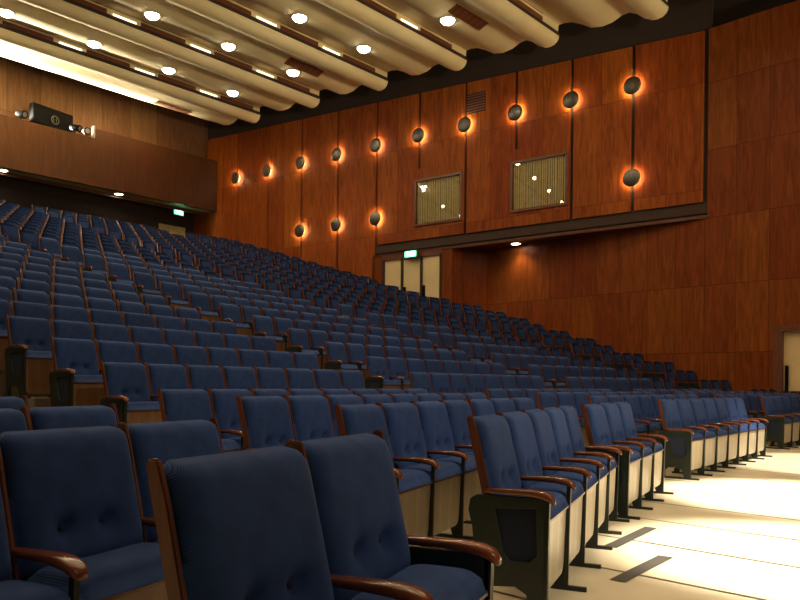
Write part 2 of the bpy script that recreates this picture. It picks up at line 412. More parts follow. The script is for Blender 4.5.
# ---------------------------------------------------------------- structure: side wall
def wall_right():
    g = [T0+BAY*k for k in range(0, 12)]; tend = 24.4
    mb = MB()
    # dark backing and panels of the upper wall
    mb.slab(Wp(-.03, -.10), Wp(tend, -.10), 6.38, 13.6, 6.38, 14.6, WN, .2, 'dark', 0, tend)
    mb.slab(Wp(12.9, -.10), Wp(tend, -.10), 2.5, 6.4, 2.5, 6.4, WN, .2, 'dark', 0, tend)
    gap = .06
    for k in range(12):
        a = g[k]+(gap if k else .16-T0); b = (g[k+1] if k < 11 else tend)-gap
        full = k >= 6
        z0 = 2.8 if full else 6.82
        if k in (2, 4):                      # bays with a control-room window: piece above and below
            zl, zh = 7.33, 9.17
            mb.slab(Wp(a), Wp(a+.075), zl, zh, zl, zh, WN, .12, 'wood_up', a-T0, a-T0+.07)
            mb.slab(Wp(a), Wp(b, .0), zh, wtop(a), zh, wtop(b), WN, .12, 'wood_up', a-T0, b-T0)
            mb.slab(Wp(a), Wp(b+gap*2 if k == 2 else b+gap*2), z0, zl, z0, zl, WN, .12, 'wood_up', a-T0, b-T0)
        elif k in (3, 5):                    # the joint on their left stops above the window: filled below
            zl, zh = 7.33, 9.17
            mb.slab(Wp(a+.18), Wp(b), z0, wtop(a+.18), z0, wtop(b), WN, .12, 'wood_up', a-T0+.18, b-T0)
            mb.slab(Wp(a), Wp(a+.18), zh, wtop(a), zh, wtop(a+.18), WN, .12, 'wood_up', a-T0, a-T0+.18)
            mb.slab(Wp(a), Wp(a+.18), z0, zl, z0, zl, WN, .12, 'wood_up', a-T0, a-T0+.18)
            mb.slab(Wp(a-gap*2), Wp(a), zh, 9.6, zh, 9.6, WN, .12, 'wood_up', a-T0-.09, a-T0)
        else:
            mb.slab(Wp(a), Wp(b), z0, wtop(a), z0, wtop(b), WN, .12, 'wood_up', a-T0, b-T0)
    mb.build('wall_right_upper', kind='structure')
    # dark recess under the panels, soffit lip and soffit
    mb = MB()
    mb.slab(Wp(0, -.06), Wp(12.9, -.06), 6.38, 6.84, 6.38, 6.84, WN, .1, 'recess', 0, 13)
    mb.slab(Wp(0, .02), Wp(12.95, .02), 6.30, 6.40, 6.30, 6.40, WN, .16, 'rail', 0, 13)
    mb.build('trim_4', kind='structure')
    mb = MB()
    A, B, C_, D_ = Wp(0, 0, 6.36), Wp(13, 0, 6.36), Wp(13, -3, 6.36), Rp(.8, -.3, 6.36)
    mb.add([A, B, C_, D_], [(0, 1, 2, 3)], 'wood_low', [[(0, 0), (13, 0), (13, 2), (0, 2)]])
    mb.add([A+Vector((0, 0, .1)), B+Vector((0, 0, .1)), C_+Vector((0, 0, .1)), D_+Vector((0, 0, .1))], [(0, 1, 2, 3)], 'dark')
    mb.build('ceiling_soffit', kind='structure', fix=False)
    # lower wall: from the front to the corner beside the recess
    mb = MB()
    tc = 9.21; R = lambda a, b, z0, z1, mt='wood_low', off=0: mb.slab(Rp(a, off), Rp(b, off), z0, z1, z0, z1, RN, .2, mt, a+.0, b+.0)
    R(.85, tc, -.05, 6.36)
    R(-1.18, .85, -.05, 12.1); 
    mb.slab(Rp(-1.18), Rp(-2.95), 2.86, 12.1, 2.86, 12.0, RN, .2, 'wood_low', -1.18, -2.95)
    mb.slab(Rp(-2.95), Rp(-12), -.05, 12.0, -.05, 11.9, RN, .2, 'wood_low', -2.95, -12)
    mb.build('wall_right', kind='structure')
    # dark lining above the front part of the wall
    mb = MB(); mb.slab(Rp(.9, -.6), Rp(-12, -.6), 11, 16, 11, 16, RN, .1, 'dark', 0, 1); 
    mb.slab(Wp(tend, -.6), Wp(-1, -.6), 12, 17, 12, 17, WN, .1, 'dark', 0, 1)
    mb.build('wall_right_void', kind='structure')
    # front door in the side wall, its frame and leaf
    fr = MB()
    fr.slab(Rp(-1.06, .05), Rp(-1.30, .05), 0, 2.86, 0, 2.86, RN, .3, 'darkwood'); fr.slab(Rp(-2.85, .05), Rp(-3.05, .05), 0, 2.86, 0, 2.86, RN, .3, 'darkwood')
    fr.slab(Rp(-1.06, .05), Rp(-3.05, .05), 2.72, 2.9, 2.72, 2.9, RN, .3, 'darkwood')
    d = MB(); d.slab(Rp(-1.30, -.1), Rp(-2.85, -.1), 0, 2.72, 0, 2.72, RN, .06, 'cream')
    do = d.build('door_1', kind='structure'); fo = fr.build('door_frame', parent=do)
    h = MB(); h.slab(Rp(-1.36, -.02), Rp(-1.44, -.02), .9, 1.75, .9, 1.75, RN, .05, 'black'); h.build('door_handle', parent=do)
    # recess with three cream door leaves beside the raked rows
    z0 = 2.9
    jm = MB()
    jm.slab(Wp(9.15, .0), Wp(9.62, .0), z0, 6.36, z0, 6.36, WN, .25, 'wood_low', 0, .47)
    A = Wp(9.15, 0); Bq = Rp(tc); n_ = Vector((A.y-Bq.y, Bq.x-A.x, 0)).normalized()
    if n_.y > 0: n_ = -n_
    jm.slab(A, Bq, z0-1.5, 6.36, z0-1.5, 6.36, n_, .1, 'wood_low', 5.1, 6.4)
    jm.slab(Wp(12.42), Wp(12.98), z0, 6.36, z0, 6.36, WN, .25, 'wood_low', .2, .7)
    jm.build('wall_right_recess', kind='structure')
    fr = MB(); ts = [9.66, 10.56, 11.48, 12.40]
    for t in ts: fr.slab(Wp(t-.05, .02), Wp(t+.05, .02), z0, 6.2, z0, 6.2, WN, .16, 'dark')
    fr.slab(Wp(9.6, .02), Wp(12.45, .02), 6.12, 6.34, 6.12, 6.34, WN, .16, 'darkwood')
    for i in range(3):
        d = MB(); d.slab(Wp(ts[i]+.05, -.04), Wp(ts[i+1]-.05, -.04), z0, 6.14, z0, 6.14, WN, .05, 'cream')
        do = d.build('door_%d' % (i+2), kind='structure')
        h = MB(); h.slab(Wp(ts[i+1]-.17, .02), Wp(ts[i+1]-.07, .02), 4.1, 5.0, 4.1, 5.0, WN, .06, 'black'); h.build('door_handle', parent=do)
    fr.build('trim_5', kind='structure')
    # control-room windows
    for wi, k in enumerate((2, 4)):
        a, b = g[k]+.12, g[k+1]+.22; zl, zh = 7.33, 9.17
        f = MB(); th = .09
        f.slab(Wp(a, .03), Wp(b, .03), zh-th, zh, zh-th, zh, WN, .2, 'darkwood'); f.slab(Wp(a, .05), Wp(b, .05), zl, zl+th, zl, zl+th, WN, .22, 'darkwood')
        f.slab(Wp(a, .03), Wp(a+th, .03), zl, zh, zl, zh, WN, .2, 'darkwood'); f.slab(Wp(b-th, .03), Wp(b, .03), zl, zh, zl, zh, WN, .2, 'darkwood')
        gl = MB(); gl.add([Wp(a+th, .0, zl+th), Wp(b-th, .0, zl+th), Wp(b-th, .0, zh-th), Wp(a+th, .0, zh-th)], [(0, 1, 2, 3)], 'glass')
        wo = gl.build('window_%d' % (wi+1), kind='structure'); f.build('window_frame', parent=wo)
        # pleated curtain behind the pane
        c = MB(); n = 150; vs = []; fs = []
        for i in range(n+1):
            t = a+.05+(b-a-.1)*i/n; off = -.085+.022*math.sin(i*2*PI/6+.8*math.sin(i*.31))
            vs += [Wp(t, off, zl+.05), Wp(t, off, zh-.05)]
        fs = [(2*i, 2*i+2, 2*i+3, 2*i+1) for i in range(n)]
        c.add(vs, fs, 'curtain', smooth=True)
        c.build('curtain', label='olive pleated curtain behind the '+('right' if wi == 0 else 'left')+' control-room window', cat='curtain', fix=False)
wall_right()

# ---------------------------------------------------------------- structure: ceiling
TE = 21.9
def ceil_z(t):                               # height of the lobe bottoms
    return 12.27+.023*t
PROF = [(-.46, .26), (-.45, .20), (-.40, .11), (-.30, .03), (-.15, -.01), (0, 0), (.25, .12), (.5, .33), (.72, .43), (.95, .40), (1.25, .26), (1.6, .21), (1.95, .27), (2.3, .48), (2.6, .62), (2.86, .66), (3.06, .64), (3.08, .36)]
PER = 3.50
def Cp(t, u, z): p = WP + WN*1.1 + WD*t - CD*u; return (p.x, p.y, z)
def ceiling():
    pts = []
    for k in range(-3, 6):
        t0 = 1.4+PER*k
        for a, z in PROF: pts.append((t0+a, z+ceil_z(t0+a)))
    pts = [p for p in pts if p[0] < TE]
    pts.append((TE, pts[-1][1]))
    mb = MB(); n = len(pts)
    us = [-.0, 2, 6, 12, 20, 32, 46]
    vs = [Cp(t, u, z) for u in us for t, z in pts]
    fs = [(j*n+i, j*n+i+1, (j+1)*n+i+1, (j+1)*n+i) for j in range(len(us)-1) for i in range(n-1)]
    mb.add(vs, fs, 'ceil', smooth=True)
    # end face thickness towards the side wall
    vs2 = [Cp(t, -.0, z) for t, z in pts]+[Cp(t, -.0, z+.09) for t, z in pts]
    mb.add(vs2, [(i, i+1, n+i+1, n+i) for i in range(n-1)], 'ceil')
    vs3 = [Cp(t, u, z+.09) for u in us for t, z in pts]
    mb.add(vs3, fs, 'dark')
    o = mb.build('ceiling', kind='structure', fix=False)
    es = o.modifiers.new('es', 'EDGE_SPLIT'); es.split_angle = math.radians(50)
    # dark slotted strips along the step of every wave
    mb = MB()
    for k in range(-2, 6):
        t0 = 1.4+PER*k+3.06; zc = ceil_z(t0)
        if t0 > TE: continue
        for j in range(0, 9):
            c_ = 3.20-.15*k+2.82*(j-1)
            a = c_+.58; b = a+1.66
            if b < .2: continue
            a = max(a, .25)
            mb.add([Cp(t0+.005, a, zc+.40), Cp(t0+.005, b, zc+.40), Cp(t0+.005, b, zc+.60), Cp(t0+.005, a, zc+.60)], [(0, 1, 2, 3)], 'darkwood')
            mb.add([Cp(t0-.05, a, zc+.66-.01), Cp(t0-.05, b, zc+.66-.01), Cp(t0+.02, b, zc+.64-.01), Cp(t0+.02, a, zc+.64-.01)], [(0, 1, 2, 3)], 'darkwood')
    mb.build('trim_6', kind='structure', fix=False)
ceiling()
def ceil_at(t):
    k = math.floor((t-1.4+.46)/PER); a = t-1.4-PER*k
    for (a0, z0), (a1, z1) in zip(PROF, PROF[1:]):
        if a0 <= a <= a1: return ceil_z(t)+z0+(z1-z0)*(a-a0)/max(1e-6, a1-a0)
    return ceil_z(t)+.4

# ---------------------------------------------------------------- structure: back of the hall
def back():
    TL, TPR, TU = 24.3, 22.5, 23.4            # lower back wall, parapet, upper back wall
    nB = -WD
    mb = MB()
    def S(t, u0, u1, z0, z1, mt, th=.15, z0b=None, z1b=None, off=0):
        mb.slab(Bp(t, u0), Bp(t, u1), z0, z1, z0 if z0b is None else z0b, z1 if z1b is None else z1b, nB, th, mt, u0, u1)
    S(TL, -.3, 40, 4.5, 9.8, 'dark'); mb.build('wall_back', kind='structure')  # dark colour stands in for the shade below the gallery
    mb = MB(); S(TU, -.3, 40, 9.4, 14.4, 'wood_back'); mb.build('wall_back_upper', kind='structure')
    # parapet of the projection gallery: low part to the left, raised part towards the side wall
    mb = MB()
    zb, zt = 9.47, 11.50
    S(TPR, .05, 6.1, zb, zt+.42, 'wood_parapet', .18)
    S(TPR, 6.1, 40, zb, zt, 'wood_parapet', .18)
    mb.build('wall_parapet', kind='structure')
    mb = MB()                                  # pale edge where the parapet rises
    mb.box(Bp(TPR-.02, 6.12, zt+.23), (.07, .25, .50), 'palegrey', Matrix.Rotation(math.radians(40), 3, 'Z')); mb.build('trim_7', kind='structure')
    # gallery floor / soffit and end cheek against the side wall
    mb = MB()
    def q(pts, mt): mb.add(pts, [tuple(range(len(pts)))], mt)
    q([Bp(TPR, .0, zb), Bp(TPR, 40, zb), Bp(TL, 40, 9.6), Bp(TL, .0, 9.6)], 'soffit')
    q([Bp(TPR, .1, zb+.2), Bp(TPR, 40, zb+.2), Bp(TL, 40, 9.8), Bp(TL, .1, 9.8)], 'dark')
    mb.build('ceiling_gallery_soffit', kind='structure', fix=False)
    # door at the back corner
    d = MB(); d.slab(Bp(TL-.05, .5), Bp(TL-.05, 1.9), 6.0, 8.8, 6.0, 8.8, nB, .06, 'curtain'); d.build('door_5', kind='structure')
back()

# ---------------------------------------------------------------- seats
def pillow(mb, x0, x1, z0, z1, yfun, th, mt, nx=14, nz=14, px=8, pz=6, dimples=(), back=True, horizontal=False):
    """closed cushion: front surface bulges by th along y at every (x, z); yfun gives the base plane"""
    vs = []; n1 = nx+1
    def P(i, j, side):
        u = -1+2*i/nx; v = -1+2*j/nz
        u = math.sin(u*PI/2)*.35+u*.65 if abs(u) < 1 else u; v = math.sin(v*PI/2)*.35+v*.65 if abs(v) < 1 else v
        x = (x0+x1)/2+(x1-x0)/2*u; z = (z0+z1)/2+(z1-z0)/2*v
        h = max(0, 1-abs(u)**px)**.5*max(0, 1-abs(v)**pz)**.5
        if not horizontal: x *= 1-.13*max(0, (v-.86)/.14)**2.2-.02*max(0, v)
        y = yfun(z)
        if side: y += th*h
        else: y -= .012*h
        if side:
            for dx, dz, r, dep in dimples: 
                dd = math.hypot(x-dx, (z-dz)); y -= dep*math.exp(-(dd/r)**2)
        return (x, y, z) if not horizontal else (x, z, y)
    for side in (1, 0):
        for j in range(nz+1):
            for i in range(n1): vs.append(P(i, j, side))
    o = n1*(nz+1); fs = []
    for j in range(nz):
        for i in range(nx):
            a = j*n1+i; fs.append((a, a+1, a+n1+1, a+n1)); fs.append((o+a, o+a+n1, o+a+n1+1, o+a+1))
    for i in range(nx):
        fs.append((i, o+i, o+i+1, i+1)); a = nz*n1+i; fs.append((a, a+1, o+a+1, o+a))
    for j in range(nz):
        a = j*n1; fs.append((a, a+n1, o+a+n1, o+a)); a = j*n1+nx; fs.append((a, o+a, o+a+n1, a+n1))
    mb.add(vs, fs, mt, smooth=True)

YB, YT = -.095, -.215                        # back plane of the backrest at seat height and at the top
ZS, ZT = .43, .95
def yb(z): return YB+(YT-YB)*(z-ZS)/(ZT-ZS)
def sharp(o_or_me): pass
def part_mesh(name, fn, fix=True, bevel=None):
    mb = MB(); fn(mb); me = mb.mesh(name)
    bm = bmesh.new(); bm.from_mesh(me)
    bmesh.ops.remove_doubles(bm, verts=bm.verts, dist=1e-5)
    if bevel:
        es = [e for e in bm.edges if len(e.link_faces) == 2 and e.calc_face_angle(0) > .6]
        bmesh.ops.bevel(bm, geom=es, offset=bevel, segments=2, affect='EDGES', clamp_overlap=True)
    if fix: bmesh.ops.recalc_face_normals(bm, faces=bm.faces)
    bm.to_mesh(me); bm.free()
    return me

def standard_mesh(name, x, end):
    """cast side frame: tapered plate with a window and an arched foot, and a T-bar on the floor"""
    cu = bpy.data.curves.new(name, 'CURVE'); cu.dimensions = '2D'; cu.fill_mode = 'BOTH'; cu.extrude = .012 if end else .009; cu.bevel_depth = .004; cu.bevel_resolution = 1
    def sp(pts):
        s_ = cu.splines.new('POLY'); s_.points.add(len(pts)-1); s_.use_cyclic_u = True
        for p, (a, b_) in zip(s_.points, pts): p.co = (a, b_, 0, 1)
    outer = [(.165, .02), (.185, .30), (.188, .575), (-.165, .575), (-.195, .555), (-.205, .50), (-.185, .42), (-.165, .22), (-.17, .02), (-.125, .02), (-.12, .10), (-.08, .135), (.03, .145), (.09, .11), (.115, .02)]
    if not end: outer = [(a, min(b_, .47)) for a, b_ in outer]
    sp(outer)
    if end: sp([(-.075, .52), (.135, .53), (.14, .30), (.10, .262), (.0, .262), (-.03, .30)])
    else: sp([(-.075, .42), (.135, .42), (.14, .30), (.10, .262), (.0, .262), (-.03, .30)])
    me0 = bpy.data.meshes.new_from_object(bpy.data.objects.new('tmp', cu))
    mb = MB()
    vs = [(x+v.co.z, v.co.x, v.co.y) for v in me0.vertices]
    mb.add(vs, [tuple(p.vertices) for p in me0.polygons], 'metal')
    if end: mb.prism_yz([(-.08, .525), (.14, .535), (.145, .29), (.10, .255), (.0, .255), (-.04, .29)], x-.005, x+.005, 'infill')
    # raised border and a boss on the lower plate
    mb.prism_yz([(.02, .17), (.135, .17), (.14, .235), (.015, .24)], x-.017, x+.017, 'metal')
    # front post and floor bar
    hw_ = .016 if end else .010
    mb.prism_yz([(.165, 0), (.185, 0), (.198, .59), (.176, .59)], x-hw_, x+hw_, 'metal')
    mb.box((x, .035, .011), (.03, .50, .022), 'metal')
    mb.box((x, -.155, .04), (.04, .06, .05), 'metal')
    me = mb.mesh(name); bm = bmesh.new(); bm.from_mesh(me); bmesh.ops.remove_doubles(bm, verts=bm.verts, dist=1e-5); bmesh.ops.recalc_face_normals(bm, faces=bm.faces); bm.to_mesh(me); bm.free()
    return me
def arm_fn(x):
    def f(mb):
        # flat paddle that widens and droops at the front
        prof = [(-.125, .585, .612, .019), (-.06, .586, .614, .022), (.03, .586, .616, .026), (.11, .582, .617, .030), (.165, .574, .612, .032), (.195, .562, .601, .031), (.212, .552, .586, .027), (.222, .55, .57, .018)]
        vs = []; K = 12
        for y, z0, z1, hw in prof:
            for k in range(K):
                a = 2*PI*k/K; c, s_ = math.cos(a), math.sin(a)
                vs.append((x+hw*math.copysign(abs(c)**.5, c), y, (z0+z1)/2+(z1-z0)/2*math.copysign(abs(s_)**.6, s_)))
        n = len(prof)
        mb.add(vs, [(i*K+k, i*K+(k+1) % K, (i+1)*K+(k+1) % K, (i+1)*K+k) for i in range(n-1) for k in range(K)]+[tuple(range(K)), tuple((n-1)*K+k for k in range(K))], 'arm', smooth=True)
    return f
def rail_fn(x, w_=.018):
    def f(mb):
        pts = []
        for i in range(9):
            z = .36+(ZT+.004-.36)*i/8; pts.append((yb(z), z))
        fr = [(y+.030-.006*(z > .9), z) for y, z in pts]; bk = [(y-.012, z) for y, z in pts]
        top = [(pts[-1][0]+.020, ZT+.014), (pts[-1][0]-.002, ZT+.016)]
        mb.prism_yz(fr+top+bk[::-1], x-w_/2, x+w_/2, 'rail')
    return f
HB = SW/2
DIM = [(-.085, .635, .030, .034), (.085, .635, .030, .034), (-.085, .62, .07, .012), (.085, .62, .07, .012), (0, .64, .05, .008), (0, .56, .12, .010)]
MESH = {}
MESH['backrest'] = part_mesh('backrest', lambda mb: pillow(mb, -HB+.022, HB-.020, .50, ZT+.008, yb, .072, 'fabric', 26, 28, 10, 9, DIM))
MESH['button'] = part_mesh('button', lambda mb: mb.lathe([(.010, 0), (.013, .003), (.011, .008), (.004, .011)], 'button', Matrix.Rotation(-PI/2, 4, 'X'), 10))
MESH['rail_a'] = part_mesh('side_rail', rail_fn(-HB+.012), bevel=.004)
MESH['rail_b'] = part_mesh('side_rail', rail_fn(HB-.012), bevel=.004)
MESH['shell'] = part_mesh('back_shell', lambda mb: mb.add([(sx*(HB-.026), yb(z)-dy, z) for dy in (.012, .02) for z in (.40, .94) for sx in (-1, 1)], [(0, 1, 3, 2), (4, 6, 7, 5), (0, 4, 5, 1), (2, 3, 7, 6), (0, 2, 6, 4), (1, 5, 7, 3)], 'brown_panel'))
def seat_fn(mb, nx=16, nz=12):
    pillow(mb, -HB+.014, HB-.014, -.085, .190, lambda q: .468, .086, 'fabric', nx, nz, 8, 5, [(0, .0, .2, .008)], horizontal=True)
MESH['seat'] = part_mesh('seat', seat_fn)
def rim_fn(mb): mb.box((0, .055, .462), (SW-.034, .27, .018), 'rail')
MESH['rim'] = part_mesh('seat_rim', rim_fn, bevel=.004)
def panel_fn(mt, z0=.105):
    def f(mb):
        w_ = HB-.018; r = .075; pts = []
        for k in range(7):
            a = PI+PI/2*k/6; pts.append((-w_+r+r*math.cos(a), z0+r+r*math.sin(a)))
        for k in range(7):
            a = 1.5*PI+PI/2*k/6; pts.append((w_-r+r*math.cos(a), z0+r+r*math.sin(a)))
        pts += [(w_, .453), (-w_, .453)]
        n = len(pts); vs = [(x, .176-.012*(z < .3), z) for x, z in pts]+[(x, .166-.012*(z < .3), z) for x, z in pts]
        mb.add(vs, [tuple(range(n)), tuple(range(n, 2*n))[::-1]]+[(i, n+i, n+(i+1) % n, (i+1) % n) for i in range(n)], mt)
    return f
MESH['panel_pale'] = part_mesh('front_panel', panel_fn('pale_panel'))
MESH['panel_brown'] = part_mesh('front_panel', panel_fn('brown_panel', .05))
MESH['std'] = standard_mesh('side_frame', HB, False); MESH['std_end'] = standard_mesh('side_frame', HB, True); MESH['std_r'] = standard_mesh('side_frame', -HB, True)
MESH['arm'] = part_mesh('armrest', arm_fn(HB)); MESH['arm_r'] = part_mesh('armrest', arm_fn(-HB))

# plainer meshes for the seats higher up the rake
def back_lo(mb): pillow(mb, -HB+.022, HB-.022, .50, ZT+.008, yb, .06, 'fabric', 8, 8, 8, 6, DIM[:2])
MESH['backrest_lo'] = part_mesh('backrest', back_lo)
MESH['seat_lo'] = part_mesh('seat', lambda mb: seat_fn(mb, 6, 5))
def base_lo(mb):
    panel_fn('brown_panel', .02)(mb)
    for x in (HB,): mb.prism_yz([(.17, 0), (.19, .57), (-.19, .57), (-.16, 0), (-.12, 0), (-.08, .13), (.08, .13), (.12, 0)], x-.012, x+.012, 'metal')
MESH['base_lo'] = part_mesh('seat_base', base_lo)
def stuff_seat(mb):
    pillow(mb, -HB+.026, HB-.026, .45, ZT+.006, yb, .055, 'fabric', 4, 4, 6, 4)
    for x in (-HB+.014, HB-.014):
        y0, y1 = yb(.40), yb(ZT)
        mb.prism_yz([(y0+.045, .40), (y1+.04, ZT), (y1-.02, ZT+.015), (y0-.02, .40)], x-.012, x+.012, 'rail')
    mb.box((0, .05, .435), (SW-.07, .25, .07), 'fabric')
    mb.box((0, .165, .21), (SW-.07, .015, .38), 'brown_panel')
    mb.box((HB, .05, .595), (.055, .33, .028), 'arm')
    mb.box((HB, .0, .29), (.02, .34, .57), 'metal')

def link(name, me, parent, loc=None):
    o = bpy.data.objects.new(name, me); COL.objects.link(o); o.parent = parent
    if loc: o.location = loc
    return o
def chair(detail, pale, last, first):
    r = bpy.data.objects.new('theatre_seat', None); COL.objects.link(r); r.empty_display_size = .1
    if detail:
        b = link('backrest', MESH['backrest'], r)
        for sx in (-.085, .085): link('button', MESH['button'], b, (sx, yb(.635)+.026, .635))
        link('side_rail', MESH['rail_a'], r); link('side_rail', MESH['rail_b'], r)
        link('back_shell', MESH['shell'], r)
        st = link('seat', MESH['seat'], r); link('seat_rim', MESH['rim'], r)
        link('front_panel', MESH['panel_pale' if pale else 'panel_brown'], r)
        link('side_frame', MESH['std_end' if first else 'std'], r); link('armrest', MESH['arm'], r)
        if last: link('side_frame', MESH['std_r'], r); link('armrest', MESH['arm_r'], r)
    else:
        link('backrest', MESH['backrest_lo'], r); link('side_rail', MESH['rail_a'], r); link('side_rail', MESH['rail_b'], r)
        link('seat', MESH['seat_lo'], r); link('seat_base', MESH['base_lo'], r); link('armrest', MESH['arm'], r)
        if last: link('side_frame', MESH['std_r'], r); link('armrest', MESH['arm_r'], r)
    return r

ORD = ['first', 'second', 'third', 'fourth', 'fifth', 'sixth', 'seventh', 'eighth', 'ninth', 'tenth', 'eleventh', 'twelfth', 'thirteenth', 'fourteenth', 'fifteenth', 'sixteenth', 'seventeenth', 'eighteenth', 'nineteenth', 'twentieth', 'twenty-first', 'twenty-second', 'twenty-third', 'twenty-fourth', 'twenty-fifth', 'twenty-sixth']
SEATS = []   # dicts: pos (plan, origin), heading, z, row text, block text, index, count, pale, detail
def add_block(pts, z, row, block, pale, group, detail=True):
    n = len(pts)
    for i, (p, th) in enumerate(pts):
        zz_ = z(p) if callable(z) else z
        SEATS.append(dict(p=p, th=th, z=zz_, row=row, block=block, i=i, n=n, pale=pale, group=group, detail=detail))
def straight(tip, deg, n, bt=False, rot=0):
    """n seats from the left side line's arm tip; returns origins"""
    th = math.radians(deg); d = Vector((math.sin(th), math.cos(th))); th += math.radians(rot); f = Vector((math.cos(th), -math.sin(th)))
    out = []
    for i in range(n):
        p = Vector(tip)+d*(i+.5)*SW
        out.append((p+f*(.20 if bt else -.215), th))
    return out
def along(curve, s0, n):
    out = []
    for i in range(n):
        p, th = curve(s0+(i+.5)*SW); out.append((p+Vector((math.cos(th), -math.sin(th)))*.20, th))
    return out
GF = 'blue upholstered seats in the loose rows on the flat floor'; GR = 'blue upholstered seats on the raked tiers'
# near left section (beside the camera)
add_block(straight((-.103, 1.267), 21.5, 2, rot=3.5), 0, 'nearest row', 'pair', False, GF)
add_block(straight((-1.104, 1.552), 22.5, 3, rot=4), 0, 'second row from the camera', 'left block', False, GF)
add_block(straight((-1.95, 2.84), 22.5, 2, True, 2), .04, 'third row from the camera', 'left block', False, GF)
add_block(straight((-2.73, 3.43), 22.5, 2, True, 2), .07, 'fourth row from the camera', 'left block', False, GF)
# front row
add_block(straight((.74, 3.44), 23.5, 5), 0, 'front row', 'near block', True, GF)
add_block(straight((1.965, 6.085), 30, 3), 0, 'front row', 'block of three', True, GF)
add_block(straight((3.53, 8.65), 39, 7), 0, 'front row', 'block of seven', True, GF)
add_block(straight((7.0, 13.06), 43, 6), 0, 'front row', 'far block', True, GF)
# rows two to four
for fr, nm, n1, zf in ((.20, 'second row', 8, .035), (.40, 'third row', 8, .07), (.62, 'fourth row', 8, .11)):
    cv = flat_curve(fr); s0 = {.20: -.12, .40: -.22, .62: -.30}[fr]
    add_block(along(cv, s0, 4 if fr == .2 else 8), zf, nm, 'near block', True, GF)
    if fr == .2: add_block(along(cv, s0+4*SW+.07, 3), zf, nm, 'next block', True, GF)
    add_block(along(cv, 5.75+.0, 8), zf, nm, 'middle block', True, GF)
    add_block(along(cv, 11.15, 9), zf, nm, 'right block', True, GF)
    add_block(along(cv, 17.3, 8), zf, nm, 'wall block', True, GF)
# raked rows
for n in range(24):
    cv = lambda s, n=n: rake(n, s)
    z = ZA+DZ*n; nm = ORD[n]+' raked row'
    if n >= 3: pass
    k0 = 0
    add_block(along(cv, 0, 8), z, nm, 'left block', False, GR, n < 4)
    if n >= 2: add_block(along(cv, -1.0-8*SW, 8), z, nm, 'far left block', False, GR, False)
    add_block(along(cv, S2, 8), z, nm, 'middle block', False, GR, n < 2)
    add_block(along(cv, S3, 9), z, nm, 'right block', False, GR, False)
    k = []
    for p, th in along(cv, S4, 16):
        if side_wall_limit(p) < .42: break
        k.append((p, th))
    add_block(k, z, nm, 'wall block', False, GR, False)
def seat_ok(s):
    if side_wall_limit(s['p']) < .40 or back_limit(s['p']) > 23.6: return False
    x, y = proj(s['p'].x, s['p'].y, s['z']+.7)
    s['in'] = s['p'].y < 2.6 or -30 < x < 835
    return s['in'] or (s['p'].y > 6 and -420 < x < 835)
SEATS = [s for s in SEATS if seat_ok(s)]
# rank by apparent size (nearest first); seats past 300 become one mass
SEATS.sort(key=lambda s: (not s['in'], s['p'].length))
NI = 300
for k, s in enumerate(SEATS[:NI]):
    det = s['detail'] and (k < 150 or s['row'] == 'front row')
    r = chair(det, s['pale'], s['i'] == s['n']-1, s['i'] == 0)
    r.location = (s['p'].x, s['p'].y, s['z']); r.rotation_euler = (0, 0, -s['th']-PI/2)
    side = 'only seat' if s['n'] == 1 else ORD[s['i']]+' seat from the left'
    lab = 'blue %s, %s of the %s' % (side, s['block'], s['row'])
    if s['row'] == 'nearest row': lab = ('dark blue tufted seat at bottom left of centre, nearest of all' if s['i'] == 0 else 'blue tufted seat beside the nearest one, with armrests on both sides')
    r['label'] = lab; r['category'] = 'theatre seat'; r['group'] = s['group']
rest = SEATS[NI:]
if rest:
    base = MB(); stuff_seat(base)
    V = np.array(base.v); allv = []; 
    big = MB(); big.mats = list(base.mats)
    for s in rest:
        a_ = -s['th']-PI/2; c, s_ = math.cos(a_), math.sin(a_)
        X = V[:, 0]*c-V[:, 1]*s_+s['p'].x; Y = V[:, 0]*s_+V[:, 1]*c+s['p'].y; Z = V[:, 2]+s['z']
        o = len(big.v); big.v += list(zip(X.tolist(), Y.tolist(), Z.tolist()))
        big.f += [tuple(o+j for j in f) for f in base.f]; big.mi += base.mi; big.sm += base.sm; big.uv += base.uv
    big.build('distant_theatre_seats', kind='stuff', label='far rows of blue theatre seats high up the rake towards the back wall', cat='theatre seats', fix=False)
print('SEATS', len(SEATS))

# ---------------------------------------------------------------- ceiling lamps
LAMPS = []
def ceiling_lamp(t, u, lab, power=125, tw=0):
    z = ceil_at(t)-.01; p = Vector(Cp(t, u, z))
    r = empty('ceiling_lamp', p, label=lab, cat='ceiling lamp', group='round lamps in the wavy ceiling')
    mb = MB(); mb.lathe([(.25, .01), (.26, -.02), (.225, -.025), (.22, .0)], 'palegrey', n=20); mb.build('trim_ring', parent=r)
    mb = MB(); mb.lathe([(.218, .004), (.21, -.05), (.16, -.10), (.08, -.13), (.01, -.14)], 'lampglow', n=20); mb.build('lens', parent=r)
    zc = ceil_z(tw+3.06); mb = MB()        # emissive strip added in the step to paint the lamp's bright streak
    mb.add([Vector(Cp(tw+3.03, u+du, zc+dz))-p for du, dz in ((-.40, .42), (.40, .42), (.40, .485), (-.40, .485))], [(0, 1, 2, 3)], 'streakglow'); mb.build('lamp_streak', parent=r, fix=False)
    l = light('SPOT', 'ceiling_lamp_light', (0, 0, -.24), power, (1, .80, .52), spot_size=math.radians(165), spot_blend=.8, shadow_soft_size=.10)
    l.parent = r
waves = ['back', 'second', 'third', 'fourth', 'fifth', 'front']
